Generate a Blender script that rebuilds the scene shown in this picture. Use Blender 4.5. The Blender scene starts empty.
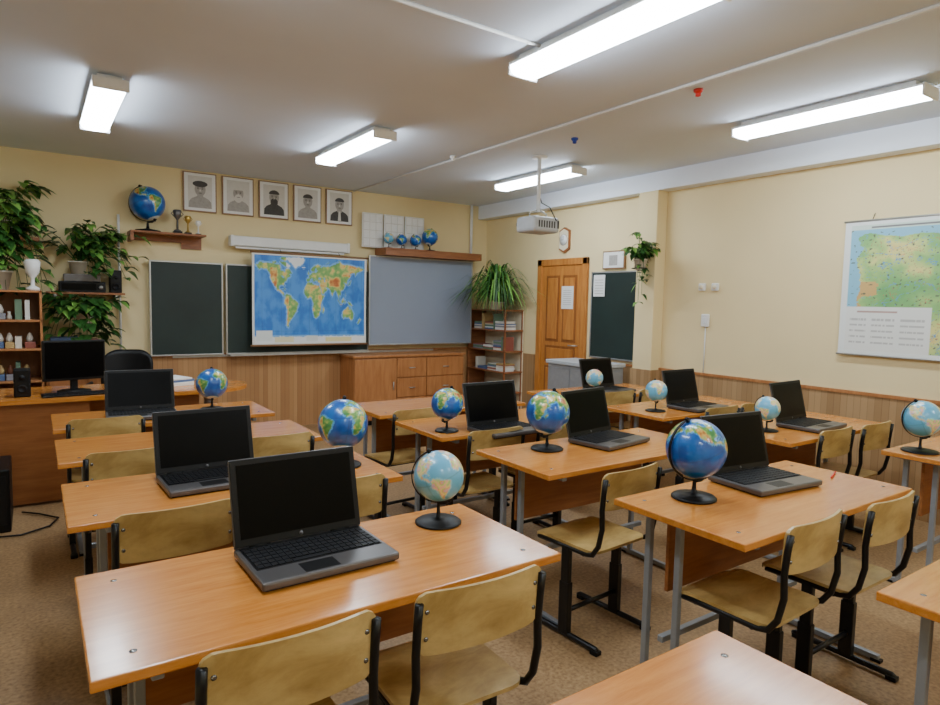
import bpy, bmesh, math, random
import numpy as np
from mathutils import Matrix, Vector, noise
random.seed(7)
SC=bpy.context.scene
def lin(c):
    return tuple(((x/255.0)/12.92 if x/255.0<=0.04045 else ((x/255.0+0.055)/1.055)**2.4) for x in c)
# ---------------------------------------------------------------- materials
MATS={}
def newmat(name):
    m=bpy.data.materials.new(name); m.use_nodes=True
    nt=m.node_tree; bs=nt.nodes["Principled BSDF"]; MATS[name]=m
    return m,nt,bs
def N(nt,t,**k):
    n=nt.nodes.new(t)
    for a,b in k.items(): setattr(n,a,b)
    return n
def plain(name,c,rough=.5,metal=0,var=.06,scale=20,bump=0,spec=None):
    m,nt,bs=newmat(name)
    tc=N(nt,"ShaderNodeTexCoord"); nz=N(nt,"ShaderNodeTexNoise"); nz.inputs["Scale"].default_value=scale; nz.inputs["Detail"].default_value=4
    nt.links.new(tc.outputs["Object"],nz.inputs["Vector"])
    cr=N(nt,"ShaderNodeValToRGB"); l=lin(c)
    cr.color_ramp.elements[0].position=.3; cr.color_ramp.elements[1].position=.7
    cr.color_ramp.elements[0].color=(*[x*(1-var) for x in l],1); cr.color_ramp.elements[1].color=(*[min(1,x*(1+var)) for x in l],1)
    nt.links.new(nz.outputs["Fac"],cr.inputs["Fac"]); nt.links.new(cr.outputs["Color"],bs.inputs["Base Color"])
    bs.inputs["Roughness"].default_value=rough; bs.inputs["Metallic"].default_value=metal
    if spec is not None: bs.inputs["Specular IOR Level"].default_value=spec
    if bump:
        b=N(nt,"ShaderNodeBump"); b.inputs["Strength"].default_value=bump; b.inputs["Distance"].default_value=.01
        nt.links.new(nz.outputs["Fac"],b.inputs["Height"]); nt.links.new(b.outputs["Normal"],bs.inputs["Normal"])
    return m
def wood(name,c1,c2,rough=.35,stretch=(1,14,14),scale=3,coat=0):
    m,nt,bs=newmat(name)
    tc=N(nt,"ShaderNodeTexCoord"); mp=N(nt,"ShaderNodeMapping"); mp.inputs["Scale"].default_value=stretch
    nz=N(nt,"ShaderNodeTexNoise"); nz.inputs["Scale"].default_value=scale; nz.inputs["Detail"].default_value=8; nz.inputs["Roughness"].default_value=.65; nz.inputs["Distortion"].default_value=.4
    nt.links.new(tc.outputs["Object"],mp.inputs["Vector"]); nt.links.new(mp.outputs["Vector"],nz.inputs["Vector"])
    cr=N(nt,"ShaderNodeValToRGB"); cr.color_ramp.elements[0].position=.32; cr.color_ramp.elements[1].position=.68
    cr.color_ramp.elements[0].color=(*lin(c1),1); cr.color_ramp.elements[1].color=(*lin(c2),1)
    nt.links.new(nz.outputs["Fac"],cr.inputs["Fac"]); nt.links.new(cr.outputs["Color"],bs.inputs["Base Color"])
    bs.inputs["Roughness"].default_value=rough; bs.inputs["Coat Weight"].default_value=coat; bs.inputs["Coat Roughness"].default_value=.12
    return m
def emis(name,c,s):
    m,nt,bs=newmat(name); bs.inputs["Base Color"].default_value=(.9,.9,.9,1)
    bs.inputs["Emission Color"].default_value=(*c,1); bs.inputs["Emission Strength"].default_value=s
    return m
def vcolmat(name,rough=.4,coat=0):
    m,nt,bs=newmat(name); a=N(nt,"ShaderNodeAttribute"); a.attribute_name="Col"
    nt.links.new(a.outputs["Color"],bs.inputs["Base Color"]); bs.inputs["Roughness"].default_value=rough
    bs.inputs["Coat Weight"].default_value=coat; bs.inputs["Coat Roughness"].default_value=.1
    return m
desk_top=wood("desk_laminate",(194,116,42),(220,146,68),.24,(1,9,9),5,.35)
desk_under=wood("desk_panel_wood",(142,84,40),(168,106,56),.45,(1,10,10),4)
ply=wood("chair_plywood",(160,126,66),(212,180,114),.4,(1.2,2.2,2.2),4,.15)
cabw=wood("cabinet_wood",(164,104,58),(190,130,80),.4,(8,8,1),3)
shelfw=wood("shelf_wood",(132,80,46),(164,104,62),.45,(1,8,8),4)
doorw=wood("door_pine",(176,106,42),(206,138,66),.42,(8,8,1),3,.1)
doord=wood("door_pine_dark",(132,76,32),(160,98,46),.45,(8,8,1),3)
framew=wood("portrait_frame_wood",(128,94,64),(160,122,86),.4)
black=plain("black_steel",(20,20,22),.35,.2)
blackp=plain("black_plastic",(11,11,13),.45,spec=.3)
keysm=plain("keyboard_keys",(20,20,23),.55,spec=.3)
scr=plain("screen_glass",(2,2,3),.3,0,.02,spec=.1)
silver=plain("laptop_shell",(100,97,97),.35,.5)
greym=plain("desk_leg_steel",(150,156,164),.4,.35)
chrome=plain("bolt_metal",(150,150,150),.25,.9)
whitem=plain("white_plastic",(232,232,230),.45,0,.02)
whitep=plain("white_paper",(238,238,236),.8,0,.02)
creamp=plain("cream_socket",(238,226,196),.5,0,.02)
ceilm=plain("ceiling_paint",(216,226,240),.85,0,.02,2)
beamm=plain("beam_paint",(234,240,250),.8,0,.02,3)
greenb=plain("chalkboard_green",(30,46,42),.55,0,.25,2)
alu=plain("aluminium_trim",(190,190,188),.35,.7)
greyb=plain("projection_board",(142,152,170),.55,0,.04,300)
leafm=plain("leaf_green",(46,92,36),.45,0,.4,9)
leaf2=plain("leaf_light_green",(106,154,64),.45,0,.3,9)
potm=plain("pot_ceramic",(214,208,196),.4)
potb=plain("pot_brown",(120,70,44),.5)
soil=plain("soil",(50,36,26),.9)
gold=plain("trophy_gold",(200,166,84),.3,.8)
redm=plain("red_plastic",(210,40,30),.4)
bluem=plain("blue_plastic",(40,70,170),.4)
phd=plain("photo_dark",(74,72,70),.7,0,.15,40)
phm=plain("photo_mid",(168,164,158),.7,0,.1,40)
phl=plain("photo_light",(216,214,208),.7,0,.04,30)
metalc=plain("grey_metal_cabinet",(158,162,166),.4,.3)
metalt=plain("cabinet_top_grey",(186,190,194),.45)
wallm=plain("wall_paint",(236,216,166),.8,0,.03,1.5,.04)
tubem=emis("fluorescent_diffuser",(.81,.915,1.0),36)
vmap=vcolmat("printed_map",.45,.1); vglobe=vcolmat("globe_print",.3,.5)
dusk=plain("window_pane_dusk",(30,40,62),.1)
# floor
m,nt,bs=newmat("linoleum"); floorm=m
tc=N(nt,"ShaderNodeTexCoord"); n1=N(nt,"ShaderNodeTexNoise"); n1.inputs["Scale"].default_value=60; n1.inputs["Detail"].default_value=5
n2=N(nt,"ShaderNodeTexNoise"); n2.inputs["Scale"].default_value=5; n2.inputs["Detail"].default_value=6
nt.links.new(tc.outputs["Object"],n1.inputs["Vector"]); nt.links.new(tc.outputs["Object"],n2.inputs["Vector"])
c1=N(nt,"ShaderNodeValToRGB"); e=c1.color_ramp.elements; e[0].position=.3; e[0].color=(*lin((134,102,66)),1); e[1].position=.7; e[1].color=(*lin((182,148,106)),1)
c2=N(nt,"ShaderNodeValToRGB"); e=c2.color_ramp.elements; e[0].position=.3; e[0].color=(.84,.83,.82,1); e[1].position=.7; e[1].color=(1,1,1,1)
mx=N(nt,"ShaderNodeMixRGB",blend_type='MULTIPLY'); mx.inputs[0].default_value=1
nt.links.new(n1.outputs["Fac"],c1.inputs[0]); nt.links.new(n2.outputs["Fac"],c2.inputs[0]); nt.links.new(c1.outputs[0],mx.inputs[1]); nt.links.new(c2.outputs[0],mx.inputs[2]); nt.links.new(mx.outputs[0],bs.inputs["Base Color"])
bs.inputs["Roughness"].default_value=.42
# wainscot slats
def slat(name,ca,cb,w):
    m,nt,bs=newmat(name)
    tc=N(nt,"ShaderNodeTexCoord"); sp=N(nt,"ShaderNodeSeparateXYZ"); nt.links.new(tc.outputs["Object"],sp.inputs[0])
    ad=N(nt,"ShaderNodeMath",operation='ADD'); nt.links.new(sp.outputs[0],ad.inputs[0]); nt.links.new(sp.outputs[1],ad.inputs[1])
    dv=N(nt,"ShaderNodeMath",operation='DIVIDE'); nt.links.new(ad.outputs[0],dv.inputs[0]); dv.inputs[1].default_value=w
    fr=N(nt,"ShaderNodeMath",operation='FRACT'); nt.links.new(dv.outputs[0],fr.inputs[0])
    fl=N(nt,"ShaderNodeMath",operation='FLOOR'); nt.links.new(dv.outputs[0],fl.inputs[0])
    wn=N(nt,"ShaderNodeTexWhiteNoise",noise_dimensions='1D'); nt.links.new(fl.outputs[0],wn.inputs["W"])
    cr=N(nt,"ShaderNodeValToRGB"); cr.color_ramp.elements[0].color=(*lin(ca),1); cr.color_ramp.elements[1].color=(*lin(cb),1); nt.links.new(wn.outputs["Value"],cr.inputs[0])
    g=N(nt,"ShaderNodeValToRGB"); e=g.color_ramp.elements; e[0].position=0; e[0].color=(.6,.56,.52,1); e[1].position=.12; e[1].color=(1,1,1,1)
    nt.links.new(fr.outputs[0],g.inputs[0])
    mx=N(nt,"ShaderNodeMixRGB",blend_type='MULTIPLY'); mx.inputs[0].default_value=1
    nt.links.new(cr.outputs[0],mx.inputs[1]); nt.links.new(g.outputs[0],mx.inputs[2]); nt.links.new(mx.outputs[0],bs.inputs["Base Color"]); bs.inputs["Roughness"].default_value=.45
    return m
wains=slat("wainscot_slats",(168,120,76),(190,144,96),.05)
wains2=slat("wainscot_slats_side",(160,124,84),(184,148,106),.05)
# ---------------------------------------------------------------- mesh builder
class B:
    def __init__(s): s.v=[];s.f=[];s.m=[];s.s=[];s.c={};s.mats=[]
    def mi(s,m):
        if m not in s.mats: s.mats.append(m)
        return s.mats.index(m)
    def raw(s,vs,fs,mat,smooth=False,M=None,cols=None):
        o=len(s.v)
        for i,p in enumerate(vs):
            p=Vector(p)
            if M: p=M@p
            s.v.append(tuple(p))
            if cols is not None: s.c[o+i]=cols[i]
        k=s.mi(mat)
        for f in fs: s.f.append([o+i for i in f]); s.m.append(k); s.s.append(smooth)
    def box(s,a,b,mat,bev=0,M=None,seg=2):
        bm=bmesh.new(); bmesh.ops.create_cube(bm,size=1)
        c=[(a[i]+b[i])/2 for i in range(3)]; d=[abs(b[i]-a[i]) for i in range(3)]
        for v in bm.verts: v.co=Vector((c[0]+v.co.x*d[0],c[1]+v.co.y*d[1],c[2]+v.co.z*d[2]))
        if bev: bmesh.ops.bevel(bm,geom=bm.edges[:],offset=min(bev,min(d)*.45),segments=seg,affect='EDGES',profile=.5)
        bm.verts.index_update()
        s.raw([v.co.copy() for v in bm.verts],[[v.index for v in f.verts] for f in bm.faces],mat,False,M); bm.free()
    def tube(s,pts,r,mat,seg=8,M=None,cap=True,r2=None):
        pts=[Vector(p) for p in pts]; n=len(pts); vs=[];fs=[]
        t0=(pts[1]-pts[0]).normalized(); up=Vector((0,0,1)) if abs(t0.z)<.9 else Vector((1,0,0))
        nrm=t0.cross(up).normalized()
        for i,p in enumerate(pts):
            t=((pts[min(i+1,n-1)]-pts[max(i-1,0)])).normalized()
            nrm=(nrm-t*nrm.dot(t)).normalized(); bn=t.cross(nrm)
            rr=r if r2 is None else r+(r2-r)*i/(n-1)
            for k in range(seg):
                a=2*math.pi*k/seg; vs.append(p+nrm*math.cos(a)*rr+bn*math.sin(a)*rr)
        for i in range(n-1):
            for k in range(seg):
                k2=(k+1)%seg; fs.append([i*seg+k,i*seg+k2,(i+1)*seg+k2,(i+1)*seg+k])
        if cap: fs.append(list(range(seg))[::-1]); fs.append([(n-1)*seg+k for k in range(seg)])
        s.raw(vs,fs,mat,True,M)
    def lathe(s,prof,mat,seg=24,M=None,smooth=True):
        vs=[];fs=[];n=len(prof)
        for r,z in prof:
            for k in range(seg):
                a=2*math.pi*k/seg; vs.append((r*math.cos(a),r*math.sin(a),z))
        for i in range(n-1):
            for k in range(seg):
                k2=(k+1)%seg; fs.append([i*seg+k,i*seg+k2,(i+1)*seg+k2,(i+1)*seg+k])
        if prof[0][0]>1e-4: fs.append(list(range(seg))[::-1])
        if prof[-1][0]>1e-4: fs.append([(n-1)*seg+k for k in range(seg)])
        s.raw(vs,fs,mat,smooth,M)
    def prism(s,p2,z0,z1,mat,M=None):
        n=len(p2); vs=[(x,y,z0) for x,y in p2]+[(x,y,z1) for x,y in p2]
        fs=[list(range(n))[::-1],list(range(n,2*n))]+[[i,(i+1)%n,n+(i+1)%n,n+i] for i in range(n)]
        s.raw(vs,fs,mat,False,M)
    def leaf(s,base,d,L,W,mat,droop=.3):
        d=Vector(d).normalized(); side=d.cross(Vector((0,0,1)))
        if side.length<.05: side=Vector((1,0,0))
        side.normalize(); base=Vector(base); vs=[];fs=[]
        prof=[(0,.1),(.2,.85),(.45,1),(.75,.6),(1,.03)]
        for t,w in prof:
            c=base+d*L*t+Vector((0,0,-droop*L*t*t)); 
            vs+= [c+side*W*.5*w+Vector((0,0,.12*W*w)),c,c-side*W*.5*w+Vector((0,0,.12*W*w))]
        for i in range(4):
            o=i*3; fs+=[[o,o+1,o+4,o+3],[o+1,o+2,o+5,o+4]]
        s.raw(vs,fs,mat,True)
    def mesh(s,name):
        me=bpy.data.meshes.new(name); me.from_pydata(s.v,[],s.f)
        for m in s.mats: me.materials.append(m)
        me.polygons.foreach_set("material_index",s.m); me.polygons.foreach_set("use_smooth",s.s)
        if s.c:
            at=me.color_attributes.new("Col",'FLOAT_COLOR','POINT'); arr=np.ones((len(s.v),4),dtype=np.float32)
            for i,c in s.c.items(): arr[i,:3]=c
            at.data.foreach_set("color",arr.ravel())
        me.update(); return me
    def obj(s,name,loc=(0,0,0),rz=0,sc=1):
        return put(s.mesh(name),name,loc,rz,sc)
def put(me,name,loc=(0,0,0),rz=0,sc=1):
    o=bpy.data.objects.new(name,me); SC.collection.objects.link(o); o.location=loc; o.rotation_euler=(0,0,math.radians(rz)); o.scale=(sc,)*3
    return o
# ---------------------------------------------------------------- world geography
LAND=[[(-168,66),(-156,71),(-128,70),(-110,68),(-95,68),(-94,60),(-92,57),(-82,55),(-79,51),(-77,60),(-72,62),(-65,59),(-56,52),(-66,50),(-60,46),(-70,43),(-75,38),(-81,31),(-80,25),(-84,30),(-90,29),(-97,27),(-97,20),(-90,19),(-87,21),(-88,16),(-83,14),(-83,10),(-78,9),(-82,8),(-92,14),(-105,20),(-112,30),(-118,34),(-124,40),(-124,48),(-135,58),(-150,60),(-162,55),(-158,58),(-165,61)],
[(-95,74),(-80,74),(-62,66),(-68,62),(-78,65),(-90,70)],[(-120,73),(-105,73),(-105,69),(-117,69)],[(-90,82),(-62,82),(-78,76),(-92,78)],
[(-73,78),(-60,82),(-30,83.5),(-18,81),(-20,72),(-40,65),(-44,60),(-52,65),(-55,70)],
[(-78,9),(-72,12),(-60,9),(-50,1),(-35,-6),(-39,-15),(-41,-22),(-48,-27),(-57,-36),(-65,-42),(-68,-53),(-74,-50),(-72,-35),(-70,-18),(-81,-5),(-78,2)],
[(-6,35),(10,37),(11,33),(20,31),(32,31),(37,20),(43,11),(51,11),(42,-1),(39,-8),(40,-15),(35,-22),(32,-29),(26,-34),(18,-34),(12,-17),(13,-6),(9,3),(4,6),(-8,4),(-17,14),(-16,22),(-10,30)],
[(49,-12),(50,-17),(47,-25),(44,-23),(44,-16)],
[(-9,37),(-2,37),(3,42),(9,44),(16,38),(18,40),(13,45),(20,40),(23,37),(26,40),(28,41),(27,37),(36,36),(34,31),(43,13),(52,16),(59,23),(50,30),(57,26),(66,25),(72,20),(77,8),(80,15),(88,22),(94,17),(98,9),(103,2),(101,13),(108,11),(106,20),(117,24),(122,31),(118,38),(126,35),(129,37),(131,43),(141,52),(136,55),(155,59),(157,51),(162,57),(170,61),(179,63),(188,66),(179,69),(160,70),(140,73),(113,74),(104,78),(80,73),(68,68),(44,68),(40,65),(33,66),(41,67),(28,71),(15,68),(5,61),(8,58),(12,56),(17,56),(18,63),(24,65),(22,60),(30,60),(21,55),(10,54),(2,51),(-2,48),(-1,44),(-9,43)],
[(-5,50),(1,51),(-2,56),(-5,58),(-4,54)],[(-24,65),(-14,65),(-18,63)],[(130,32),(140,35),(142,42),(145,44),(140,41),(136,36)],[(142,46),(144,54),(143,54)],
[(109,1),(117,7),(119,1),(115,-4),(110,-3)],[(95,5),(105,-4),(104,-6),(97,2)],[(131,-1),(141,-3),(150,-10),(138,-8),(132,-4)],[(105,-6),(115,-8),(106,-8)],[(121,18),(126,8),(122,12)],[(119,1),(125,1),(122,-5),(120,-4)],
[(114,-22),(122,-17),(130,-12),(136,-12),(136,-16),(141,-17),(142,-11),(146,-17),(153,-26),(150,-37),(143,-39),(135,-33),(124,-33),(115,-35)],[(173,-35),(178,-38),(170,-46),(167,-45)],[(-84,22),(-75,20),(-80,23)],[(55,72),(68,77),(60,75)],[(95,80),(105,79),(98,78)]]
HOLE=[[(28,42),(41,42),(38,46),(31,46)],[(47,46),(53,46),(54,37),(49,38)],[(-92,47),(-84,47),(-80,43),(-87,42)]]
def inpoly(x,y,p):
    r=np.zeros(x.shape,bool); n=len(p)
    for i in range(n):
        x1,y1=p[i]; x2,y2=p[(i+1)%n]
        if y1==y2: continue
        c=((y1>y)!=(y2>y))&(x<(x2-x1)*(y-y1)/(y2-y1)+x1); r^=c
    return r
def fbm(x,y,z): return noise.fractal(Vector((x,y,z)),1,2,5)
def island(lon,lat):
    r=np.zeros(lon.shape,bool)
    for d in (0,360,-360):
        for p in LAND: r|=inpoly(lon+d,lat,p)
        for p in HOLE: r&=~inpoly(lon+d,lat,p)
    return r|(lat<-71)
def mixc(stops,h):
    if h<=stops[0][0]: return stops[0][1]
    for (a,ca),(b_,cb) in zip(stops,stops[1:]):
        if h<b_:
            t=(h-a)/(b_-a); return tuple(ca[i]+(cb[i]-ca[i])*t for i in range(3))
    return stops[-1][1]
WALL=[(-.2,(106,164,92)),(.12,(140,184,104)),(.3,(206,204,116)),(.5,(236,208,122)),(.75,(222,156,80)),(1.1,(186,98,50))]
PHYS=[(-.2,(70,136,72)),(.15,(106,160,82)),(.32,(190,194,104)),(.5,(228,200,112)),(.8,(206,136,64)),(1.1,(156,82,40))]
def geocol(lon,lat,style):
    sh=lon.shape; lo=lon.ravel(); la=lat.ravel()
    jit=np.array([(fbm(a*.12,b*.12,1),fbm(a*.12,b*.12,9)) for a,b in zip(lo,la)])
    L=island(lo+jit[:,0]*2.2,la+jit[:,1]*1.8)
    near=np.zeros(lo.shape,bool)
    for dx,dy in ((4,0),(-4,0),(0,3),(0,-3)): near|=island(lo+dx+jit[:,0]*3,la+dy)
    out=np.zeros((len(lo),3))
    for i in range(len(lo)):
        a,b=lo[i],la[i]; aw=(a+180)%360-180
        if L[i]:
            h=fbm(a*.06,b*.09,3)*.6+.1
            if 65<aw<110 and 27<b<50: h+=.75*min(1,(aw-65)/6,(110-aw)/12,(b-27)/4,(50-b)/8)
            if -80<aw<-65 and -50<b<8 and aw<-66+ (b*.05): h+=.5
            if -125<aw<-104 and 20<b<62: h+=.5
            if 30<aw<60 and 28<b<42: h+=.4
            if 110<aw<165 and b>50: h+=.4*min(1,(aw-110)/8)
            if -15<aw<50 and 14<b<31: h+=.22
            if 28<aw<42 and -20<b<12: h+=.3
            if 114<aw<142 and -32<b<-18: h+=.25
            if aw<-10 and aw>-75 and b>60 or b<-70: c=(236,240,242)
            elif style=='pastel':
                k=int(abs(math.floor(noise.noise(Vector((a*.045,b*.06,5)))*9)))%5
                c=[(246,196,176),(236,230,146),(184,218,148),(240,180,136),(208,186,216)][k]
                if aw>28 and b>50: c=(236,166,156)
            elif style=='wall': c=mixc(WALL,h)
            else: c=mixc(PHYS,h)
        else:
            n=fbm(a*.03,b*.03,7)
            if style=='pastel': c=(146,208,232) if near[i] else (104,184,222)
            elif style=='wall': c=(116,178,236) if near[i] else mixc([(-.3,(42,116,206)),(.3,(72,146,224))],n)
            else: c=(84,166,222) if near[i] else mixc([(-.3,(10,78,166)),(.3,(22,104,190))],n)
        if (abs((aw+15)%30-15)<.35 or abs((b+15)%30-15)<.35) and not L[i]: c=tuple(v*.88 for v in c)
        out[i]=lin(c)
    return out.reshape(sh+(3,))
def globe_mesh(name,style,rot,baser,ch):
    b=B(); nu,nv=160,80
    lon=np.linspace(-180,180,nu+1); lat=np.linspace(-90,90,nv+1)
    LO,LA=np.meshgrid(lon,lat); C=geocol(LO,LA,style)
    T=Matrix.Translation((0,0,ch))@Matrix.Rotation(math.radians(23),4,'Y')
    vs=[];cs=[];fs=[]
    for j in range(nv+1):
        for i in range(nu+1):
            a=math.radians(lon[i]+rot); e=math.radians(lat[j]); vs.append((math.cos(e)*math.cos(a),math.cos(e)*math.sin(a),math.sin(e))); cs.append(C[j,i])
    for j in range(nv):
        for i in range(nu):
            o=j*(nu+1)+i; fs.append([o,o+1,o+nu+2,o+nu+1])
    b.raw(vs,fs,vglobe,True,T,cs)
    arc=[(1.1*math.cos(t),0,1.1*math.sin(t)) for t in np.linspace(-math.pi/2-.12,math.pi/2+.12,28)]
    vs=[];fs=[]
    for k,(x,y,z) in enumerate(arc):
        r=.965
        vs+=[(x,-.045,z),(x,.045,z),(x*r,.045,z*r),(x*r,-.045,z*r)]
        if k:
            o=(k-1)*4
            for q in range(4): fs.append([o+q,o+(q+1)%4,o+4+(q+1)%4,o+4+q])
    fs+= [[3,2,1,0],[len(vs)-4+q for q in range(4)]]
    b.raw(vs,fs,blackp,False,T)
    b.lathe([(.05,1.0),(.08,1.02),(.08,1.14),(.03,1.18)],blackp,12,T); b.lathe([(.03,-1.18),(.08,-1.12),(.08,-1.02),(.05,-1.0)],blackp,12,T)
    q=T@Vector((0,0,-1.1))
    b.lathe([(baser,0),(baser,.05),(baser*.92,.1),(baser*.4,.16),(.1,.2),(.07,ch*.22),(.06,ch-1.12),(.05,ch-1.06)],blackp,32)
    b.tube([(0,0,ch-1.14),(q.x*.6,0,ch-1.12),tuple(q)],.06,blackp,8)
    return b.mesh(name)
G_phys=globe_mesh("globe_physical",'phys',200,.75,1.72)
G_phys2=globe_mesh("globe_physical_b",'phys',170,.75,1.72)
G_pas=globe_mesh("globe_political",'pastel',150,.93,1.9)
for x,y,r,me,rz in [(1.12,1.80,.085,G_pas,150),(2.13,1.52,.115,G_phys,165),(2.18,2.45,.112,G_phys2,10),(1.14,2.66,.111,G_phys,60),(1.97,3.09,.093,G_phys2,20),(.97,4.45,.100,G_phys,80),
    (3.89,3.80,.073,G_pas,0),(3.68,2.98,.077,G_pas,60),(3.72,2.16,.073,G_pas,100),(3.93,1.41,.095,G_pas,140)]:
    put(me,"desk_globe",(x,y,.7515),rz,r)
# ---------------------------------------------------------------- room shell
YB,XR,XL,YF,H=7.32,5.27,-1.15,-1.8,2.83
b=B(); b.box((XL-.1,YF-.1,-.1),(XR+.1,YB+.1,0),floorm); b.obj("floor")
b=B(); b.box((XL-.1,YF-.1,H),(XR+.1,YB+.1,H+.1),ceilm); b.obj("ceiling")
b=B(); b.box((XL-.1,YB,0),(XR+.1,YB+.1,H),wallm); b.obj("wall_back")
b=B(); b.box((XR,YF-.1,0),(XR+.1,YB,H),wallm); b.obj("wall_right")
b=B(); b.box((XL-.1,YF-.1,0),(XL,YB,H),wallm); b.obj("wall_left")
b=B(); b.box((XL-.1,YF-.1,0),(XR+.1,YF,H),wallm); b.obj("wall_front")
for k,y in enumerate((-.9,1.5,3.9)):
    b=B(); b.box((XL,y,.9),(XL+.01,y+1.9,2.5),dusk)
    for yy in (y,y+.62,y+1.24,y+1.86): b.box((XL,yy,.9),(XL+.05,yy+.05,2.5),whitem,.004)
    for z in (.88,2.46): b.box((XL,y,z),(XL+.05,y+1.91,z+.05),whitem,.004)
    b.box((XL,y-.05,.84),(XL+.2,y+1.96,.88),whitem,.006); b.obj("window_%d"%(k+1))
b=B(); b.box((XL,YB-.02,0),(XR,YB,.87),wains); b.box((XL,YB-.03,.86),(XR,YB,.885),cabw); b.obj("trim_1")
b=B(); b.box((XR-.02,YF,0),(XR,5.24,.86),wains2); b.box((XR-.03,YF,.855),(XR,5.24,.88),cabw); b.box((XR-.02,6.2,0),(XR,YB,.86),wains2); b.obj("trim_2")
b=B(); b.box((5.12,YF,2.65),(XR,YB,H),beamm); b.obj("trim_3")
b=B(); b.box((5.12,4.23,.0),(XR,4.47,2.65),wallm,.006); b.box((5.105,4.215,0),(XR,4.485,.86),wains2); b.obj("trim_4")
b=B(); b.tube([(3.26,YF,2.822),(3.26,YB,2.822)],.009,whitem,6); b.obj("trim_5")
b=B(); b.tube([(XL,2.6,2.822),(2.2,2.6,2.822)],.009,whitem,6); b.obj("trim_6")
for x,y,m_ in ((3.39,2.53,redm),(3.61,3.84,bluem),(3.2,5.0,whitem)):
    b=B(); b.lathe([(.028,2.83),(.028,2.818),(.02,2.81)],m_,16); b.lathe([(.016,2.812),(.016,2.79),(.001,2.785)],m_,12); b.obj("ceiling_sensor",(x,y,0))
# ---------------------------------------------------------------- lights
lb=B(); Lh=.60
lb.box((-.07,-Lh+.05,2.795),(.07,Lh-.05,2.829),whitem,.004)
lb.box((-.098,-Lh,2.782),(.098,Lh,2.797),whitem,.004)
for sgn in (-1,1): lb.box((-.1,sgn*Lh-.008,2.728),(.1,sgn*Lh+.008,2.80),whitem,.007)
vs=[];fs=[]
pr=[(.094,2.783),(.09,2.755),(.067,2.735),(0,2.73),(-.067,2.735),(-.09,2.755),(-.094,2.783)]
for yy in (-Lh+.008,Lh-.008):
    for x,z in pr: vs.append((x,yy,z))
for i in range(6): fs.append([i,i+1,7+i+1,7+i])
lb.raw(vs,fs,tubem,True)
lm=lb.mesh("ceiling_light")
for x in (.42,2.25,4.28):
    for y in (-.85,2.22,5.08): put(lm,"ceiling_light",(x,y-(.0 if x<4 else .0),0))
# ---------------------------------------------------------------- desk
b=B(); W,D=.615,.28
b.box((-W,-D,.724),(W,D,.75),desk_top,.004)
for sx in (-1,1):
    for sy in (-1,1): b.lathe([(.008,.7502),(.008,.7508),(.002,.7512)],chrome,12,Matrix.Translation((sx*.53,sy*.2,0)))
b.box((-.47,.12,.40),(.47,.136,.70),desk_under,.002)
for sx in (-1,1):
    x=sx*.49
    b.box((x-.0125,-.25,.698),(x+.0125,.25,.724),greym,.003)
    for y in (.06,.2): b.box((x-.0125,y-.0125,.02),(x+.0125,y+.0125,.70),greym,.003)
    b.box((x-.0125,-.25,.004),(x+.0125,.25,.03),greym,.003)
    for y in (-.24,.24): b.box((x-.015,y-.02,0),(x+.015,y+.02,.012),blackp)
b.box((-.49,.1175,.2),(.49,.1425,.225),greym,.003)
dm=b.mesh("student_desk")
c1x,c2x,c3x=.685,2.465,4.11
for x,y in [(c1x,.29),(c1x,1.38),(c1x,2.38),(c1x,3.3),(c1x,4.15),(c2x,.18),(c2x,1.12),(c2x,2.06),(c2x,2.95),(c2x,3.72),(4.4,.98),(c3x,1.88),(c3x,2.76),(c3x,3.65)]:
    put(dm,"student_desk",(x,y+.28,0))
# ---------------------------------------------------------------- chair
def curved(b,w,z0,z1,y0,bow,th,mat,rc,lean=.06,smooth=False,M=None):
    nu,nv=16,10; vs=[];fs=[]
    def pt(i,j,off):
        u=-1+2*i/nu; v=-1+2*j/nv; hw=w/2; hz=(z1-z0)/2
        x=u*hw; z=v*hz
        ax=abs(x)-(hw-rc); az=abs(z)-(hz-rc)
        if ax>0 and az>0:
            l=max(ax,az); d=math.hypot(ax,az)
            x=math.copysign(hw-rc+ax*l/d,x); z=math.copysign(hz-rc+az*l/d,z)
        return (x,y0+bow*(x/hw)**2+off-lean*z, (z0+z1)/2+z)
    for off in (-th/2,th/2):
        for j in range(nv+1):
            for i in range(nu+1): vs.append(pt(i,j,off))
    K=(nu+1)*(nv+1)
    for j in range(nv):
        for i in range(nu):
            o=j*(nu+1)+i; fs.append([o,o+1,o+nu+2,o+nu+1]); fs.append([K+o,K+o+nu+1,K+o+nu+2,K+o+1])
    ring=[i for i in range(nu+1)]+[j*(nu+1)+nu for j in range(1,nv+1)]+[nv*(nu+1)+i for i in range(nu-1,-1,-1)]+[j*(nu+1) for j in range(nv-1,0,-1)]
    for k in range(len(ring)):
        a,c=ring[k],ring[(k+1)%len(ring)]; fs.append([a,K+a,K+c,c])
    b.raw(vs,fs,mat,smooth,M)
b=B()
curved(b,.385,.635,.80,-.235,.03,.01,ply,.035)
for sx in (-1,1):
    for z in (.68,.75): b.lathe([(.006,0),(.006,.003),(.002,.004)],chrome,10,Matrix.Translation((sx*.165,-.209-.06*(z-.7175),z))@Matrix.Rotation(math.pi/2,4,'X')@Matrix.Translation((0,0,.008)))
nu,nv=14,14; vs=[];fs=[]
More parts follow.
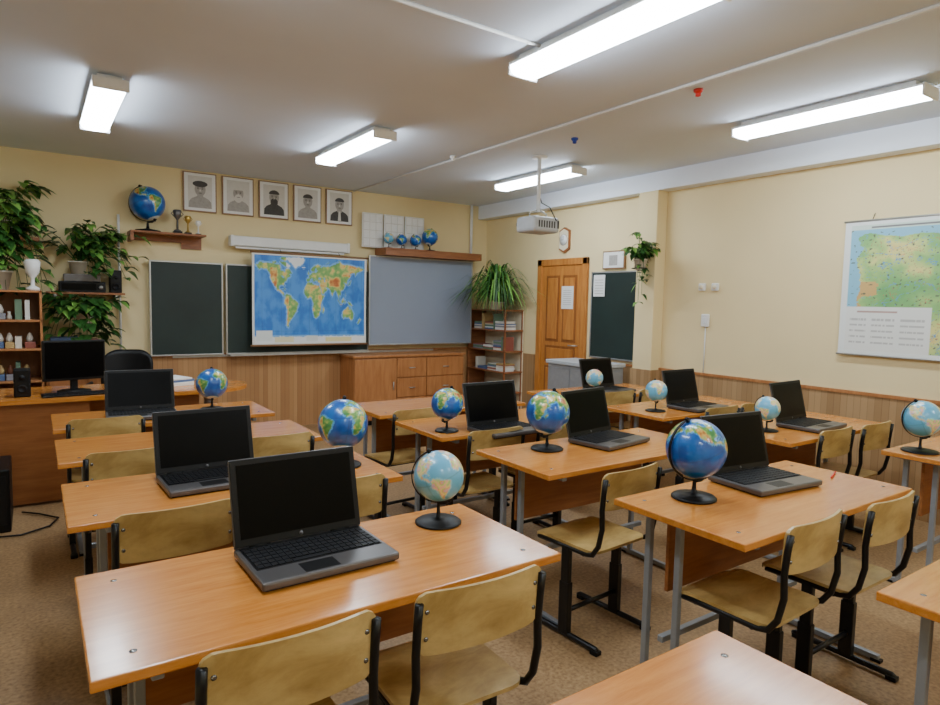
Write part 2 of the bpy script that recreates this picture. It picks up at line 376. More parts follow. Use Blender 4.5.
def sp(i,j,off):
    u=-1+2*i/nu; v=-1+2*j/nv; x=u*.185; y=.015+v*.19; rc=.05
    ax=abs(x)-(.185-rc); ay=abs(y-.015)-(.19-rc)
    if ax>0 and ay>0:
        l=max(ax,ay); d=math.hypot(ax,ay); x=math.copysign(.185-rc+ax*l/d,x); y=.015+math.copysign(.19-rc+ay*l/d,y-.015)
    z=.445-.012*math.cos(u*math.pi/2)*math.cos(v*math.pi/2)-(.02*max(0,v-.6)**2/.16)
    return (x,y,z+off)
for off in (0,-.012):
    for j in range(nv+1):
        for i in range(nu+1): vs.append(sp(i,j,off))
K=(nu+1)*(nv+1)
for j in range(nv):
    for i in range(nu):
        o=j*(nu+1)+i; fs.append([o,o+1,o+nu+2,o+nu+1]); fs.append([K+o,K+o+nu+1,K+o+nu+2,K+o+1])
ring=[i for i in range(nu+1)]+[j*(nu+1)+nu for j in range(1,nv+1)]+[nv*(nu+1)+i for i in range(nu-1,-1,-1)]+[j*(nu+1) for j in range(nv-1,0,-1)]
for k in range(len(ring)):
    a,c=ring[k],ring[(k+1)%len(ring)]; fs.append([a,c,K+c,K+a][::-1])
b.raw(vs,fs,ply,False)
for sx in (-1,1):
    x=sx*.175; xo=sx*.188
    b.tube([(x,.17,.418),(x,.0,.42),(x,-.12,.42),(xo,-.165,.435),(xo,-.195,.48),(xo,-.212,.56),(xo,-.208,.64),(xo,-.215,.72),(xo,-.222,.775)],.0115,black,8)
    b.box((x-.013,-.03,.22),(x+.013,.015,.42),black,.004)
    b.box((x-.016,-.035,.02),(x+.016,.02,.26),black,.004)
    b.tube([(x,-.20,.012),(x,-.19,.02),(x,.21,.02),(x,.22,.012)],.014,black,8)
    b.box((x-.018,-.21,0),(x+.018,-.17,.02),blackp,.004); b.box((x-.018,.18,0),(x+.018,.22,.02),blackp,.004)
b.tube([(-.175,-.008,.12),(.175,-.008,.12)],.011,black,8)
b.tube([(-.175,.12,.415),(.175,.12,.415)],.011,black,8); b.tube([(-.175,-.1,.415),(.175,-.1,.415)],.011,black,8)
cm=b.mesh("school_chair")
for x0,yb,rz in [(.25,1.27,0),(.75,1.27,-2),(.19,2.26,1),(.80,2.30,-2),(.17,3.22,0),(.83,3.22,0),(.14,4.14,0),
    (1.98,1.06,2),(2.49,1.03,0),(1.93,1.83,4),(1.94,2.81,0),(2.45,2.83,0),(1.87,3.60,4),(2.5,3.62,0),
    (3.75,1.84,0),(4.2,1.81,0),(3.86,2.68,0),(4.28,2.68,0),(3.77,3.58,0),(4.22,3.58,0)]:
    put(cm,"school_chair",(x0+.19,yb+.22,0),rz)
# ---------------------------------------------------------------- laptop
b=B()
b.box((-.19,-.13,.004),(.19,.13,.026),silver,.006); b.box((-.18,-.12,0),(.18,.12,.006),blackp)
b.box((-.178,-.045,.0255),(.178,.105,.0268),blackp)
for r in range(6):
    n=19
    for k in range(n):
        if r==0 and 4<k<10: 
            if k==5: b.box((-.17+4.9*.0184,-.04,.0265),(-.17+9.9*.0184,-.024,.0295),keysm,.001,seg=1)
            continue
        x=-.173+k*.0184; y=-.04+r*.0235; b.box((x,y,.0265),(x+.0155,y+.0195,.0295),keysm)
b.box((-.075,-.118,.0255),(.02,-.058,.0266),blackp,.0004,seg=1)
b.box((-.178,.108,.0255),(.178,.122,.0275),blackp)
T=Matrix.Translation((0,.122,.026))@Matrix.Rotation(math.radians(-14),4,'X')
b.box((-.19,-.004,.0),(.19,.006,.245),silver,.004,T)
b.box((-.188,-.0062,.004),(.188,-.0035,.243),blackp,.002,T,1)
b.box((-.172,-.0068,.024),(.172,-.0060,.228),scr,0,T)
b.lathe([(.006,0),(.006,.0006)],silver,16,T@Matrix.Translation((0,-.0066,.013))@Matrix.Rotation(math.pi/2,4,'X'))
for sx in (-.12,.12): b.tube([(sx-.03,.124,.026),(sx+.03,.124,.026)],.008,blackp,8)
lp=b.mesh("open_laptop")
for x,y,rz in [(.655,1.71,1),(.59,2.66,2),(.54,4.35,-3),(2.27,2.90,2),(2.59,2.40,9),(2.575,1.49,-6),(4.10,2.08,3),(4.06,2.90,2),(4.14,3.86,0)]:
    put(lp,"open_laptop",(x,y,.7515),rz,1.04)
b=B(); b.tube([(0,0,0),(.13,.02,0)],.004,redm,6); b.obj("pencil",(2.92,1.38,.756),10)
# ---------------------------------------------------------------- chalkboard
b=B()
def board(b,x0,x1,z0,z1,y,mat,th=.025):
    b.box((x0,y,z0),(x1,y+th,z1),mat)
    f=.015
    b.box((x0-f,y-.008,z0-f),(x1+f,y+th,z0),alu,.002); b.box((x0-f,y-.008,z1),(x1+f,y+th,z1+f),alu,.002)
    b.box((x0-f,y-.008,z0),(x0,y+th,z1),alu,.002); b.box((x1,y-.008,z0),(x1+f,y+th,z1),alu,.002)
board(b,1.0,1.69,.89,1.85,7.25,greenb); board(b,1.75,3.42,.89,1.85,7.25,greenb); 
b.box((1.2,7.275,.85),(4.4,7.3,.875),alu)
b.box((1.76,7.16,.86),(3.4,7.25,.872),alu); b.box((1.76,7.16,.872),(3.4,7.165,.885),alu)
b.obj("green_chalkboard")
b=B(); board(b,3.42,4.93,.96,2.04,7.18,greyb); b.box((3.6,7.205,1.0),(3.64,7.3,2.0),alu); b.box((4.7,7.205,1.0),(4.74,7.3,2.0),alu); b.obj("grey_marker_board")
b=B(); b.box((1.79,7.17,2.06),(3.13,7.27,2.17),whitem,.015)
for x in (1.79,3.13): b.box((x-.02,7.165,2.055),(x+.02,7.275,2.175),whitem,.01)
b.box((1.83,7.20,2.035),(3.09,7.215,2.06),whitem,.004)
for x in (1.9,3.0): b.box((x,7.27,2.1),(x+.03,7.318,2.14),alu)
b.obj("roll_up_screen_case")
def mapgrid(b,nu,nv,P,colf,mat):
    U_,V_=np.meshgrid(np.linspace(0,1,nu),np.linspace(0,1,nv)); C=colf(U_,V_)
    vs=[P(U_[j,i],V_[j,i]) for j in range(nv) for i in range(nu)]; cs=[C[j,i] for j in range(nv) for i in range(nu)]
    fs=[[j*nu+i,j*nu+i+1,(j+1)*nu+i+1,(j+1)*nu+i] for j in range(nv-1) for i in range(nu-1)]
    b.raw(vs,fs,mat,False,None,cs)
def wcol(U_,V_):
    lon=-172+((U_-.02)/.96)*362; lat=-78+((V_-.05)/.93)*163
    C=geocol(lon,lat,'wall')
    edge=(U_<.018)|(U_>.982)|(V_>.975)|(V_<.02); C[edge]=lin((232,232,228))
    for u0,u1,v0,v1,c in ((.03,.16,.05,.16,(226,232,232)),(.18,.34,.03,.09,(232,226,190)),(.62,.86,.03,.08,(236,226,170)),(.45,.55,.04,.1,(222,228,226))):
        C[(U_>u0)&(U_<u1)&(V_>v0)&(V_<v1)]=lin(c)
    return C
b=B(); y=7.11
mapgrid(b,320,200,lambda u,v:(1.98+1.36*u,y+.01*math.sin(v*3),.98+1.02*v),wcol,vmap)
b.tube([(1.96,y,2.005),(3.36,y,2.005)],.012,framew,8); b.tube([(1.96,y,.975),(3.36,y,.975)],.012,framew,8)
b.box((1.98,y+.012,.98),(3.34,y+.016,2.0),whitep); b.tube([(2.3,y,2.01),(2.3,7.16,2.05)],.003,blackp,4); b.tube([(3.0,y,2.01),(3.0,7.16,2.05)],.003,blackp,4)
b.obj("world_map")
REG=[(-.4,(108,172,104)),(0,(142,192,116)),(.2,(178,208,124)),(.42,(220,216,136)),(.7,(222,184,116)),(1.0,(204,148,96))]
def rcol(U_,V_):
    C=np.zeros(U_.shape+(3,))
    for j in range(U_.shape[0]):
        for i in range(U_.shape[1]):
            u,v=U_[j,i],V_[j,i]
            if u<.03 or v<.03 or v>.97 or u>.985: c=(232,236,234)
            elif v>.935: c=(206,224,214) if not(.12<u<.75 and abs(v-.952)<.006) else (120,120,120)
            elif v<.36 and u<.40:
                c=(230,232,228)
                if .06<v<.30 and .05<u<.38:
                    if int(v*70)%3==0 and noise.noise(Vector((u*120,int(v*70),0)))>-.2: c=(186,186,184)
                    if int(u*40)%5==0: c=(230,232,228)
                elif .315<v<.328 and .08<u<.26: c=(180,150,140)
            else:
                n=fbm(u*4,v*3.4,2); n2=fbm(u*9,v*7,8); n3=fbm(u*5,v*6,15); n4=fbm(u*16,v*13,21)
                c=mixc(REG,n*.8+.04+.2*n2+.12*n4)
                if u<.08+.02*math.sin(v*14)+.05*n3 or (v>.9+.05*n3 and u<.5) : c=(132,192,218)
                elif .36<v<.55 and u<.12+.07*n2+.03*n4: c=(208,170,104)
                elif abs(n3)<.013 or abs(n2+.15)<.006: c=(92,154,200)
                elif abs(n2-.22)<.006: c=(196,110,90)
                elif abs(n4-.1)<.008: c=(150,140,110)
                if noise.noise(Vector((u*70,v*60,3)))>.5: c=(96,100,84)
            C[j,i]=lin(c)
    return C
b=B(); X=5.235
mapgrid(b,320,230,lambda u,v:(X,2.49-1.55*u,1.17+1.01*v),rcol,vmap)
b.box((X+.002,.94,1.17),(X+.006,2.49,2.18),whitep); b.tube([(X,.92,2.185),(X,2.5,2.185)],.008,alu,8); b.tube([(X,.92,1.165),(X,2.5,1.165)],.008,alu,8)
b.tube([(X,2.3,2.19),(5.268,2.3,2.24)],.003,blackp,4); b.tube([(X,1.1,2.19),(5.268,1.1,2.24)],.003,blackp,4)
b.obj("regional_wall_map")
# portraits
for k in range(5):
    b=B(); w,h=.335,.41
    b.box((-w/2,-.012,-h/2),(w/2,0.012,h/2),framew,.003); b.box((-w/2+.012,-.0145,-h/2+.012),(w/2-.012,-.012,h/2-.012),whitep)
    b.box((-.12,-.016,-.165),(.12,-.014,.165),phl)
    R90=Matrix.Rotation(math.pi/2,4,'X')
    M1=Matrix.Translation((0,-.0165,0))@R90
    sh=[(-.115,-.165),(.115,-.165),(.11,-.10),(.085,-.07),(.035,-.045),(-.035,-.045),(-.085,-.07),(-.11,-.10)]
    b.prism(sh,0,.001,phd if k in(2,4) else phm,M1)
    el=lambda cx,cy,rx,ry:[(cx+rx*math.cos(t),cy+ry*math.sin(t)) for t in np.linspace(0,2*math.pi,20,endpoint=False)]
    b.prism([(-.03,-.06),(.03,-.06),(.03,0),(-.03,0)],.001,.0015,phm,M1)
    b.prism(el(0,.03,.055,.072),.001,.002,phm,M1)
    if k==0: b.prism(el(0,.085,.075,.032),.002,.003,phd,M1)
    if k in(1,2): b.prism(el(0,-.025,.042,.045),.002,.003,phl if k==1 else phd,M1)
    if k>0: b.prism([(x_,y_) for x_,y_ in el(0,.065,.06,.045) if y_>.06],.002,.003,phd if k!=1 else phl,M1)
    if k==4: b.prism([(-.012,-.05),(.012,-.05),(.02,-.16),(-.02,-.16)],.001,.002,phl,M1)
    for ex in (-.022,.022): b.prism(el(ex,.035,.008,.004),.002,.0035,phd,M1); b.prism(el(ex,.048,.012,.0025),.002,.0035,phd,M1)
    b.prism([(-.004,.03),(.004,.03),(.009,.008),(-.009,.008)],.002,.003,phl,M1)
    b.prism(el(0,-.01,.018,.003),.003,.004,phd,M1)
    b.obj("framed_portrait",(1.49+k*.3925,7.3,2.605))
b=B(); b.box((.80,7.05,2.12),(1.50,7.32,2.14),shelfw,.003); b.box((.80,7.06,2.04),(.83,7.32,2.12),shelfw); b.box((1.3,7.3,2.0),(1.5,7.315,2.12),shelfw)
b.box((.83,7.28,2.06),(1.3,7.31,2.12),shelfw); b.obj("mounted_shelf")
put(G_phys,"shelf_globe",(.97,7.18,2.141),150,.165)
for x,s_,m_ in ((1.24,1.15,silver),(1.34,.9,gold),(1.44,.7,whitem)):
    b=B(); b.lathe([(.03,0),(.03,.03),(.010,.04),(.008,.12),(.03,.15),(.036,.20),(.028,.21)],m_,16); b.tube([(-.03,0,.195),(-.05,0,.175),(-.026,0,.15)],.004,m_,6); b.tube([(.03,0,.195),(.05,0,.175),(.026,0,.15)],.004,m_,6); b.box((-.035,-.035,0),(.035,.035,.02),blackp); b.obj("trophy_cup",(x,7.15,2.141),0,s_)
b=B(); b.box((3.55,7.02,2.06),(4.98,7.32,2.08),shelfw,.002); b.box((3.55,7.02,2.13),(4.98,7.32,2.15),shelfw,.002); b.box((3.55,7.03,2.08),(4.98,7.05,2.13),shelfw)
for x in (3.55,4.96): b.box((x,7.02,2.08),(x+.02,7.32,2.13),shelfw)
b.obj("mounted_shelf")
for x,r,me in ((3.64,.064,G_pas),(3.82,.066,G_phys2),(4.02,.07,G_phys)): put(me,"shelf_globe",(x,7.12,2.151),130,r)
put(G_phys2,"shelf_globe",(4.24,7.14,2.151),30,.105)
for k in range(3):
    b=B(); b.box((-.14,0,0),(.14,.02,.42),whitem,.004)
    for qx in range(3):
        for qz in range(4): b.box((-.122+qx*.083,-.006,.016+qz*.099),(-.122+qx*.083+.076,.001,.016+qz*.099+.091),whitep,.003)
    b.box((-.128,-.002,.01),(.128,.0,.41),phl)
    b.obj("white_display_panel",(3.48+k*.295,7.24,2.155))
# low cabinet under board
b=B(); x0,x1,y0=3.08,4.62,6.88
b.box((x0,y0,.06),(x1,7.29,.82),cabw,.003); b.box((x0-.02,y0-.03,.82),(x1+.02,7.29,.85),cabw,.005); b.box((x0+.02,y0+.03,0),(x1-.02,7.28,.06),blackp)
def front(xa,xb,za,zb): b.box((xa+.006,y0-.018,za+.006),(xb-.006,y0,zb-.006),cabw,.004)
front(x0,x0+.56,.07,.81)
for q in range(3): front(x0+.56,x0+.98,.07+q*.247,.07+(q+1)*.247)
for q in range(3): front(x0+.98,x1,.07+q*.247,.07+(q+1)*.247)
for q in range(3):
    for cx in (x0+.77,x0+1.26): b.tube([(cx-.04,y0-.03,.19+q*.247),(cx+.04,y0-.03,.19+q*.247)],.006,alu,6); b.box((cx-.04,y0-.03,.187+q*.247),(cx-.034,y0-.015,.193+q*.247),alu); b.box((cx+.034,y0-.03,.187+q*.247),(cx+.04,y0-.015,.193+q*.247),alu)
b.tube([(x0+.51,y0-.03,.42),(x0+.51,y0-.03,.52)],.006,alu,6)
b.obj("low_cabinet")
b=B(); b.tube([(4.98,7.28,2.15),(4.98,7.28,2.83)],.02,whitem,10); b.obj("trim_7")
b=B(); b.tube([(.72,7.28,.88),(.72,7.28,2.3)],.012,whitem,8); b.obj("trim_8")
# ---------------------------------------------------------------- corner shelves with books
b=B(); xa=4.95
for z in (.05,.33,.6,.87,1.14,1.40): b.box((xa,6.42,z),(XR-.02,7.27,z+.018),shelfw,.002)
for y in (7.25,): b.box((xa,y,0),(XR-.02,y+.018,1.418),shelfw,.002)
for y in (6.43,):
    for x in (xa,XR-.04): b.box((x,y,0),(x+.02,y+.02,1.418),shelfw,.002)
b.box((XR-.03,6.42,.05),(XR-.021,7.27,1.41),creamp); b.obj("open_bookshelf")
b=B(); bc=[plain("book_cover_%d"%i,c,.5) for i,c in enumerate([(150,84,72),(84,108,150),(220,214,200),(104,132,108),(190,160,104),(144,144,152),(232,232,228)])]
for z in (.0685,.3485,.6185,.8885,1.1585):
    y=6.47
    while y<7.1:
        if random.random()<.7:
            w=random.uniform(.16,.24); zz=z
            for q in range(random.randint(2,7)):
                t=random.uniform(.008,.025); b.box((xa+.03,y,zz),(xa+.2+random.uniform(-.02,.02),min(y+w,7.24),zz+t),random.choice(bc+[bc[6],bc[2]])); zz+=t
            y+=w+.02
        else:
            t=random.uniform(.015,.04); b.box((xa+.03,y,z),(xa+.18,y+t,z+random.uniform(.14,.22)),random.choice(bc)); y+=t+.001
b.obj("shelf_books")
# ---------------------------------------------------------------- door
b=B(); ya,yb_=5.29,6.16; X=XR-.002
for y in (ya,yb_-.08): b.box((X-.035,y,0),(X,y+.08,2.05),doorw,.006)
b.box((X-.035,ya,1.97),(X,yb_,2.05),doorw,.006)
da,db=ya+.08,yb_-.08; b.box((X-.02,da,.01),(X-.004,db,1.97),doorw)
def panel(y0,y1,z0,z1): 
    b.box((X-.024,y0,z0),(X-.019,y1,z1),doord); b.box((X-.032,y0+.03,z0+.03),(X-.02,y1-.03,z1-.03),doorw,.008)
mid=(da+db)/2
for y0,y1 in ((da+.09,mid-.03),(mid+.03,db-.09)):
    panel(y0,y1,1.05,1.85); panel(y0,y1,.15,.75)
panel(da+.09,db-.09,.8,1.0)
b.tube([(X-.02,da+.05,1.02),(X-.07,da+.05,1.02),(X-.07,da+.16,1.02)],.008,alu,8)
b.obj("door_1")
b=B(); b.box((X-.038,5.5,1.45),(X-.0335,5.7,1.72),whitep)
for q in range(8): b.box((X-.039,5.53,1.5+q*.024),(X-.038,5.67,1.504+q*.024),phm)
b.obj("paper_notice")
b=B(); M=Matrix.Translation((XR-.001,5.70,2.27))@Matrix.Rotation(-math.pi/2,4,'Y')
hexp=[(.15,.0),(.11,.085),(-.11,.085),(-.15,0),(-.11,-.085),(.11,-.085)]
b.prism(hexp,0,.03,shelfw,M); b.prism([(x*.86,y*.86) for x,y in hexp],.03,.036,creamp,M)
b.lathe([(.062,.036),(.062,.040)],whitep,24,M); b.lathe([(.066,.034),(.066,.039),(.06,.039)],framew,24,M)
b.box((-.002,-.002,.041),(.045,.002,.043),blackp,0,M); b.box((-.002,-.002,.043),(.002,.032,.045),blackp,0,M); b.obj("wall_clock")
X=XR-.002
b=B(); b.box((X-.03,4.56,.92),(X-.01,5.2,1.86),greenb)
for y in (4.55,5.2): b.box((X-.035,y,.91),(X,y+.015,1.87),alu)
for z in (.91,1.86): b.box((X-.035,4.55,z),(X,5.215,z+.015),alu)
b.obj("side_chalkboard")
b=B(); b.box((XR-.046,5.0,1.6),(XR-.039,5.17,1.84),whitep)
for q in range(6): b.box((XR-.047,5.02,1.63+q*.03),(XR-.046,5.15,1.635+q*.03),phm)
b.obj("paper_notice")
b=B(); b.box((XR-.03,4.74,1.9),(XR-.005,5.06,2.1),framew,.003); b.box((XR-.033,4.755,1.915),(XR-.03,5.045,2.085),whitep); b.box((XR-.035,4.84,1.94),(XR-.033,4.96,2.05),phm); b.obj("framed_picture")
for y in (3.77,3.63):
    b=B(); b.box((XR-.03,y-.035,1.66),(XR,y+.035,1.73),whitem,.008); b.lathe([(.022,0),(.022,.004)],creamp,16,Matrix.Translation((XR-.03,y,1.695))@Matrix.Rotation(-math.pi/2,4,'Y')); b.obj("wall_socket")
b=B(); b.box((XR-.03,3.68,1.32),(XR,3.76,1.44),whitem,.008); b.box((XR-.036,3.70,1.35),(XR-.03,3.74,1.41),whitem,.003); b.tube([(XR-.006,3.72,1.32),(XR-.006,3.72,.88)],.006,whitem,6); b.obj("light_switch")
# grey metal cabinet
b=B(); x0,x1,y0,y1=4.66,5.08,4.55,5.26
b.box((x0,y0,.04),(x1,y1,.86),metalc,.008); b.box((x0-.02,y0-.02,.86),(x1+.01,y1+.02,.90),metalt,.006); ym=(y0+y1)/2
b.box((x0-.008,y0+.03,.1),(x0,ym-.01,.82),metalc,.004); b.box((x0-.008,ym+.01,.1),(x0,y1-.03,.82),metalc,.004)
b.box((x0+.03,y0-.008,.1),(x1-.03,y0,.82),metalc,.004)
for y in (ym-.04,ym+.04): b.tube([(x0-.02,y,.45),(x0-.02,y,.55)],.005,chrome,6)
for x in (x0+.02,x1-.05):
    for y in (y0+.03,y1-.06): b.box((x,y,0),(x+.03,y+.03,.05),blackp)
b.obj("metal_cabinet")
# ---------------------------------------------------------------- projector
b=B(); px,py,dz=3.81,4.5,-.045
b.lathe([(.07,2.83),(.07,2.815),(.03,2.81)],whitem,20,Matrix.Translation((px,py,0))); b.tube([(px,py,2.82),(px,py,2.38+dz)],.018,whitem,12)
for dx in (-.1,.1): b.tube([(px,py,2.40+dz),(px+dx,py,2.37+dz),(px+dx,py,2.33+dz)],.007,alu,6)
b.box((px-.155,py-.13,2.19+dz),(px+.155,py+.13,2.33+dz),metalt,.03,None,3)
b.lathe([(.042,0),(.042,.03),(.03,.032)],blackp,20,Matrix.Translation((px-.08,py+.13,2.27+dz))@Matrix.Rotation(-math.pi/2,4,'X'))
for q in range(7): b.box((px-.1+q*.03,py-.132,2.23+dz),(px-.085+q*.03,py-.129,2.29+dz),phd)
b.box((px+.12,py-.133,2.23+dz),(px+.14,py-.129,2.30+dz),phd)
b.tube([(px,py,2.5),(px+.04,py,2.42),(px+.05,py-.1,2.37),(px+.1,py-.14,2.25)],.005,blackp,6)
b.obj("ceiling_projector")
# ---------------------------------------------------------------- teacher desk
b=B()
p2=[(-.9,5.3),(1.15,5.3)]+[(1.15+.36*math.sin(t),5.66-.36*math.cos(t)) for t in np.linspace(.15,math.pi-.15,14)]+[(1.15,6.02),(-.9,6.02)]
b.prism(p2,.735,.765,desk_top)
b.box((-.88,5.36,.02),(.3,5.375,.735),desk_under); b.box((-.88,5.34,.02),(-.86,6.0,.735),desk_under); b.box((.3,5.36,.02),(.32,6.0,.735),desk_under)
b.tube([(1.2,5.66,0),(1.2,5.66,.735)],.03,greym,14); b.lathe([(.18,0),(.18,.015),(.05,.03)],greym,24,Matrix.Translation((1.2,5.66,0)))
b.box((.32,5.5,.5),(1.1,5.515,.735),desk_under)
b.obj("teacher_desk")
b=B(); w,h=.42,.30; b.lathe([(.11,0),(.11,.012),(.03,.02)],blackp,24); b.box((-.025,.0,.01),(.025,.02,.16),blackp,.004)
b.box((-w/2,-.03,.09),(w/2,0,.09+h),blackp,.008); b.box((-w/2+.015,-.033,.11),(w/2-.015,-.029,.075+h),scr); b.box((-w*.3,0,.14),(w*.3,.03,.04+h),blackp,.01)
b.obj("computer_monitor",(.24,5.62,.7655),14)
b=B(); b.box((-.05,-.06,0),(.05,.06,.2),blackp,.01); b.lathe([(.03,0),(.03,.004),(.018,-.001)],keysm,18,Matrix.Translation((0,-.061,.06))@Matrix.Rotation(math.pi/2,4,'X')); b.lathe([(.018,0),(.018,.004)],keysm,18,Matrix.Translation((0,-.061,.14))@Matrix.Rotation(math.pi/2,4,'X')); b.obj("loudspeaker",(-.08,5.5,.7655))
b=B(); b.box((-.22,-.07,0),(.22,.07,.015),blackp,.005)
for r in range(4): 
    for k in range(14): b.box((-.21+k*.03,-.06+r*.03,.015),(-.185+k*.03,-.036+r*.03,.02),keysm)
b.obj("keyboard",(.25,5.42,.7655),5)
b=B(); b.box((-.1,-.14,0),(.1,.14,.03),whitep,.002); b.box((-.09,-.13,.03),(.11,.15,.05),bc[1],.002); b.box((-.1,-.13,.05),(.09,.13,.062),whitep); b.obj("stack_of_papers",(.95,5.75,.7655),20)
b=B(); b.box((-.14,-.1,0),(.14,.1,.05),whitem,.006); b.box((-.12,-.08,.05),(.12,.08,.055),whitep); b.obj("paper_tray",(.72,5.5,.7655),5)
b=B(); b.box((-.1,-.22,0),(.1,.22,.40),blackp,.01); b.box((-.08,-.225,.05),(.08,-.22,.36),keysm,.003); b.obj("computer_tower",(-.25,5.05,0))
b=B()
b.tube([(-.3,4.75,.012),(-.1,4.7,.012),(.05,4.8,.012),(.1,4.95,.012),(0,5.1,.012),(-.1,5.2,.012)],.006,blackp,6); b.obj("power_cable")
# office chair
b=B()
curved(b,.42,.58,1.0,.27,-.05,.055,blackp,.13,-.12,True)
b.box((-.25,-.25,.44),(.25,.24,.53),blackp,.035,None,3)
b.tube([(0,0,.1),(0,0,.45)],.028,blackp,12); b.tube([(0,.2,.47),(0,.30,.5),(0,.31,.7)],.02,blackp,8)
for k in range(5):
    a=k*2*math.pi/5; b.tube([(0,0,.12),(.28*math.cos(a),.28*math.sin(a),.07)],.02,blackp,8,None,True,.012); b.lathe([(.001,-.025),(.02,-.02),(.028,0),(.02,.02),(.001,.025)],blackp,12,Matrix.Translation((.28*math.cos(a),.28*math.sin(a),.028))@Matrix.Rotation(math.pi/2,4,'X'))
for sx in (-1,1): b.tube([(sx*.23,.05,.5),(sx*.29,.05,.52),(sx*.29,.05,.7),(sx*.28,-.12,.71),(sx*.28,.16,.71)],.016,blackp,8)
b.obj("office_chair",(.64,6.34,.0),-15)
# ---------------------------------------------------------------- left corner furniture
b=B(); x0,x1,y0,y1=-.62,.06,6.45,6.85
for x in (x0,-.29,x1-.018): b.box((x,y0,0),(x+.018,y1,1.52),cabw,.002)
for z in (.05,.4,.75,1.02,1.26,1.505): b.box((x0,y0,z),(x1,y1,z+.018),cabw,.002)
b.box((x0,y1-.01,0),(x1,y1,1.52),cabw); b.obj("open_bookcase")
b=B()
for z in (.0685,.4185,.7685,1.0385,1.2785):
    for xa_,xb_ in ((x0+.03,-.31),(-.26,x1-.03)):
        x=xa_
        while x<xb_-.07:
            r=random.random(); t=random.uniform(.03,.06)
            if r<.3: b.box((x,y0+.06,z),(x+t,y0+.24,z+random.uniform(.08,.18)),random.choice(bc))
            elif r<.65:
                hh=random.uniform(.06,.15); b.lathe([(t*.4,0),(t*.5,hh*.3),(t*.25,hh*.7),(t*.32,hh)],random.choice(bc+[potm,gold]),14,Matrix.Translation((x+t/2,y0+.12,z)))
            else:
                b.box((x,y0+.05,z),(x+t*1.3,y0+.2,z+.05),random.choice(bc),.005); b.lathe([(.02,0),(.026,.03),(.012,.07),(.001,.08)],random.choice([potm,potb,bc[4]]),12,Matrix.Translation((x+t*.6,y0+.12,z+.05)))
            x+=t+.02
b.obj("bookcase_ornaments")
b=B(); b.box((.1,7.02,1.5),(.74,7.3,1.52),shelfw,.002); 
for x in (.16,.66): b.box((x,7.04,1.42),(x+.02,7.31,1.5),alu)
b.obj("mounted_shelf")
b=B(); b.box((.2,7.06,1.5205),(.58,7.27,1.62),blackp,.006); b.box((.22,7.055,1.54),(.5,7.06,1.60),scr); b.box((.24,7.08,1.62),(.54,7.26,1.69),silver,.005); b.lathe([(.018,0),(.018,.012)],alu,16,Matrix.Translation((.54,7.06,1.57))@Matrix.Rotation(math.pi/2,4,'X')); b.obj("stereo_receiver")
b=B(); b.box((.62,7.08,1.5205),(.72,7.24,1.74),blackp,.006); b.lathe([(.035,0),(.035,.004),(.02,-.002)],keysm,20,Matrix.Translation((.67,7.079,1.58))@Matrix.Rotation(math.pi/2,4,'X')); b.lathe([(.018,0),(.018,.004)],keysm,16,Matrix.Translation((.67,7.079,1.67))@Matrix.Rotation(math.pi/2,4,'X')); b.obj("loudspeaker")
b=B(); b.lathe([(.05,0),(.05,.02),(.015,.04),(.015,.1),(.05,.15),(.06,.24),(.04,.26)],whitem,24); b.obj("trophy_cup",(.0,6.52,1.524))
b=B(); b.box((.08,6.9,.0),(.72,7.28,.8),cabw,.003); b.box((.1,6.885,.05),(.39,6.9,.76),cabw,.003); b.box((.41,6.885,.05),(.7,6.9,.76),cabw,.003); b.obj("side_cabinet")
b=B(); b.box((.12,6.95,.801),(.34,7.15,1.1),bc[1],.003); b.box((.37,6.95,.801),(.5,7.1,.95),bc[2],.003); b.box((.37,6.96,.95),(.5,7.1,1.08),bc[0],.003); b.obj("storage_boxes")
# ---------------------------------------------------------------- plants
def pot(b,x,y,z,r,h,mat=potm):
    b.lathe([(r*.7,0),(r,h*.9),(r*1.08,h*.9),(r*1.08,h),(r*.92,h),(r*.9,h*.88)],mat,20,Matrix.Translation((x,y,z))); b.lathe([(r*.9,h*.85),(.001,h*.88)],soil,16,Matrix.Translation((x,y,z)))
def pothos(name,x,y,z,n,up,spread,down,L,mat=leafm,bias=(0,0),ph=.16,pr_=.1,ymax=7.27,xmax=9,dp=.45,mixp=.75):
    b=B(); pot(b,x,y,z,pr_,ph); z0=z+ph*.85
    for k in range(n):
        a=random.uniform(0,2*math.pi); s=random.uniform(.3,1)*spread; dx=math.cos(a)*s+bias[0]; dy=math.sin(a)*s*.6+bias[1]
        hz=random.uniform(.2,1)*up; dn=random.uniform(.3,1)*down if random.random()<dp else 0
        P=[]
        for i in range(7):
            t=i/6; q=Vector((x+dx*t,y+dy*t,z0+hz*math.sin(t*math.pi*(.9 if dn else .6))-dn*t*t*t))
            q.y=min(q.y,ymax); q.x=min(q.x,xmax); P.append(q)
        b.tube(P,.004,mat,5,None,True,.002)
        for i in range(2,7):
            for q in range(2):
                d=Vector((math.cos(a+random.uniform(-1.3,1.3)),math.sin(a+random.uniform(-1.3,1.3))-.35,random.uniform(-.3,.5)))
                m_=mat if random.random()<mixp else (leaf2 if mat is leafm else leafm)
                b.leaf(P[i],d,L*random.uniform(.7,1.2),L*.6,m_,.5)
    for i in range(len(b.v)):
        vx,vy,vz=b.v[i]; b.v[i]=(min(vx,xmax+.01),min(vy,ymax+.01),vz)
    b.obj(name)
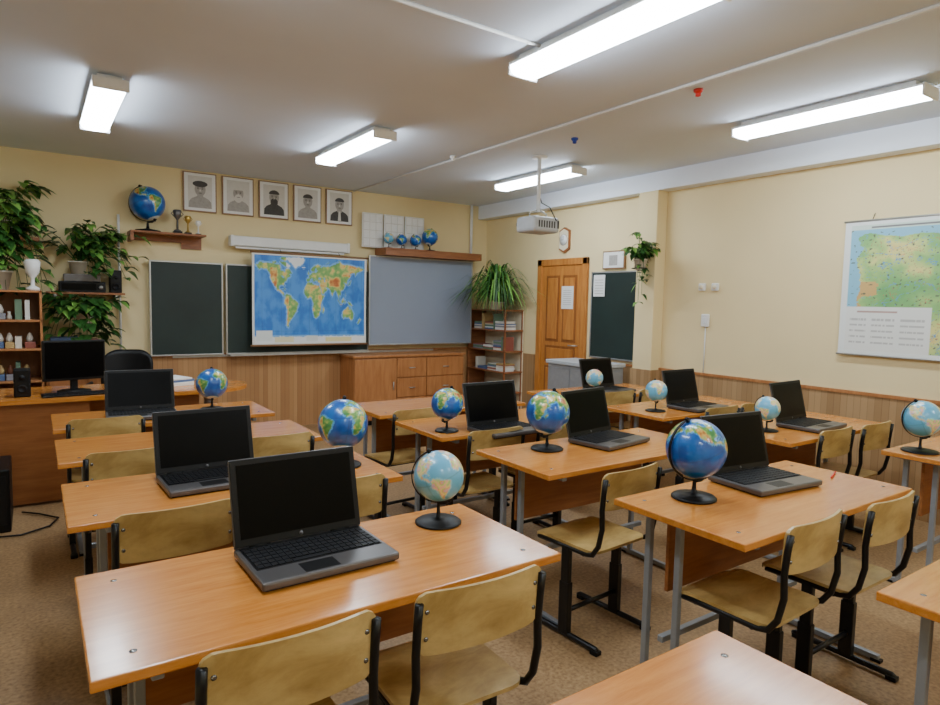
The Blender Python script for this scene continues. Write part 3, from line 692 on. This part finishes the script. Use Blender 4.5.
def spider(name,x,y,z,n,L,W,pr_,ph,xmax=9,ymax=7.28,mat=leaf2,potmat=potm):
    b=B(); pot(b,x,y,z,pr_,ph,potmat); z0=z+ph*.85
    for k in range(n):
        a=random.uniform(0,2*math.pi); l=L*random.uniform(.5,1.1); el=random.uniform(.4,1.45)
        side=Vector((-math.sin(a),math.cos(a),0)); vs=[];fs=[]
        reach=l*math.cos(el)*1.0+.12*l; top=l*math.sin(el)*.78; drop=random.uniform(.3,1.5)*top+.05*l
        cx=Vector((math.cos(a),math.sin(a)))
        while x+cx.x*reach>xmax and reach>.05: reach*=.8
        while y+cx.y*reach>ymax and reach>.05: reach*=.8
        for i in range(10):
            t=i/9; c=Vector((x+cx.x*reach*t,y+cx.y*reach*t,z0+top*math.sin(min(1,t*1.5)*math.pi/2)-drop*max(0,t-.35)**1.6*1.9)); w=W*.5*(1-t**3)
            vs+=[c+side*w,c-side*w]
        for i in range(9): fs.append([2*i,2*i+1,2*i+3,2*i+2])
        b.raw(vs,fs,mat if random.random()<.4 else leafm,True)
    b.obj(name)
pothos("potted_pothos",-.24,6.66,1.524,40,.62,.42,.35,.13,leafm,mixp=.55)
pothos("potted_pothos",-.16,7.12,2.001,12,.4,.26,.9,.15,leaf2,ph=.14,dp=.6,mixp=.6)
b=B(); b.box((-.5,6.95,1.97),(.06,7.31,2.0),shelfw,.002); b.obj("mounted_shelf")
pothos("potted_pothos",.36,7.14,1.691,32,.38,.44,.2,.11,leafm,(.12,0),.12,.08,mixp=.6)
pothos("trailing_pothos",.40,6.97,1.22,30,.2,.40,.5,.14,leafm,(0,0),.12,.08,dp=.7,mixp=.8)
b=B(); 
for s_ in ((-.07,0),(.07,0),(0,.06)): b.tube([(.40+s_[0],6.97+s_[1],1.33),(.40,7.0,1.505)],.003,blackp,5)
b.obj("plant_hanger")
spider("potted_spider_plant",4.95,6.62,1.419,380,.72,.024,.10,.10,xmax=5.25)
b=B(); b.tube([(5.12,4.35,1.86),(5.0,4.35,1.86)],.006,blackp,6); b.tube([(5.03+.075*math.cos(t),4.35+.075*math.sin(t),1.88) for t in np.linspace(0,6.28,16)],.005,blackp,6); b.obj("plant_hanger")
pothos("hanging_pothos",5.02,4.33,1.86,24,.28,.20,.45,.08,leafm,(-.03,-.03),.11,.065,xmax=5.10,dp=.5)
# ---------------------------------------------------------------- camera
f,th,pi_,ro=635.9,math.radians(34.49),math.radians(4.48),math.radians(1.238)
F=Vector((math.sin(th)*math.cos(pi_),math.cos(th)*math.cos(pi_),-math.sin(pi_))); R=Vector((math.cos(th),-math.sin(th),0)); U=R.cross(F)
R2=R*math.cos(ro)+U*math.sin(ro); U2=-R*math.sin(ro)+U*math.cos(ro)
cd=bpy.data.cameras.new("camera"); cam=bpy.data.objects.new("camera",cd); SC.collection.objects.link(cam)
cd.sensor_width=36; cd.lens=f/940*36; cd.clip_start=.05
M=Matrix.Identity(4)
for i in range(3): M[i][0]=R2[i]; M[i][1]=U2[i]; M[i][2]=-F[i]
M[2][3]=1.5; cam.matrix_world=M; SC.camera=cam
w=bpy.data.worlds.new("world"); SC.world=w; w.use_nodes=True; w.node_tree.nodes["Background"].inputs[0].default_value=(.6,.7,.9,1); w.node_tree.nodes["Background"].inputs[1].default_value=.2
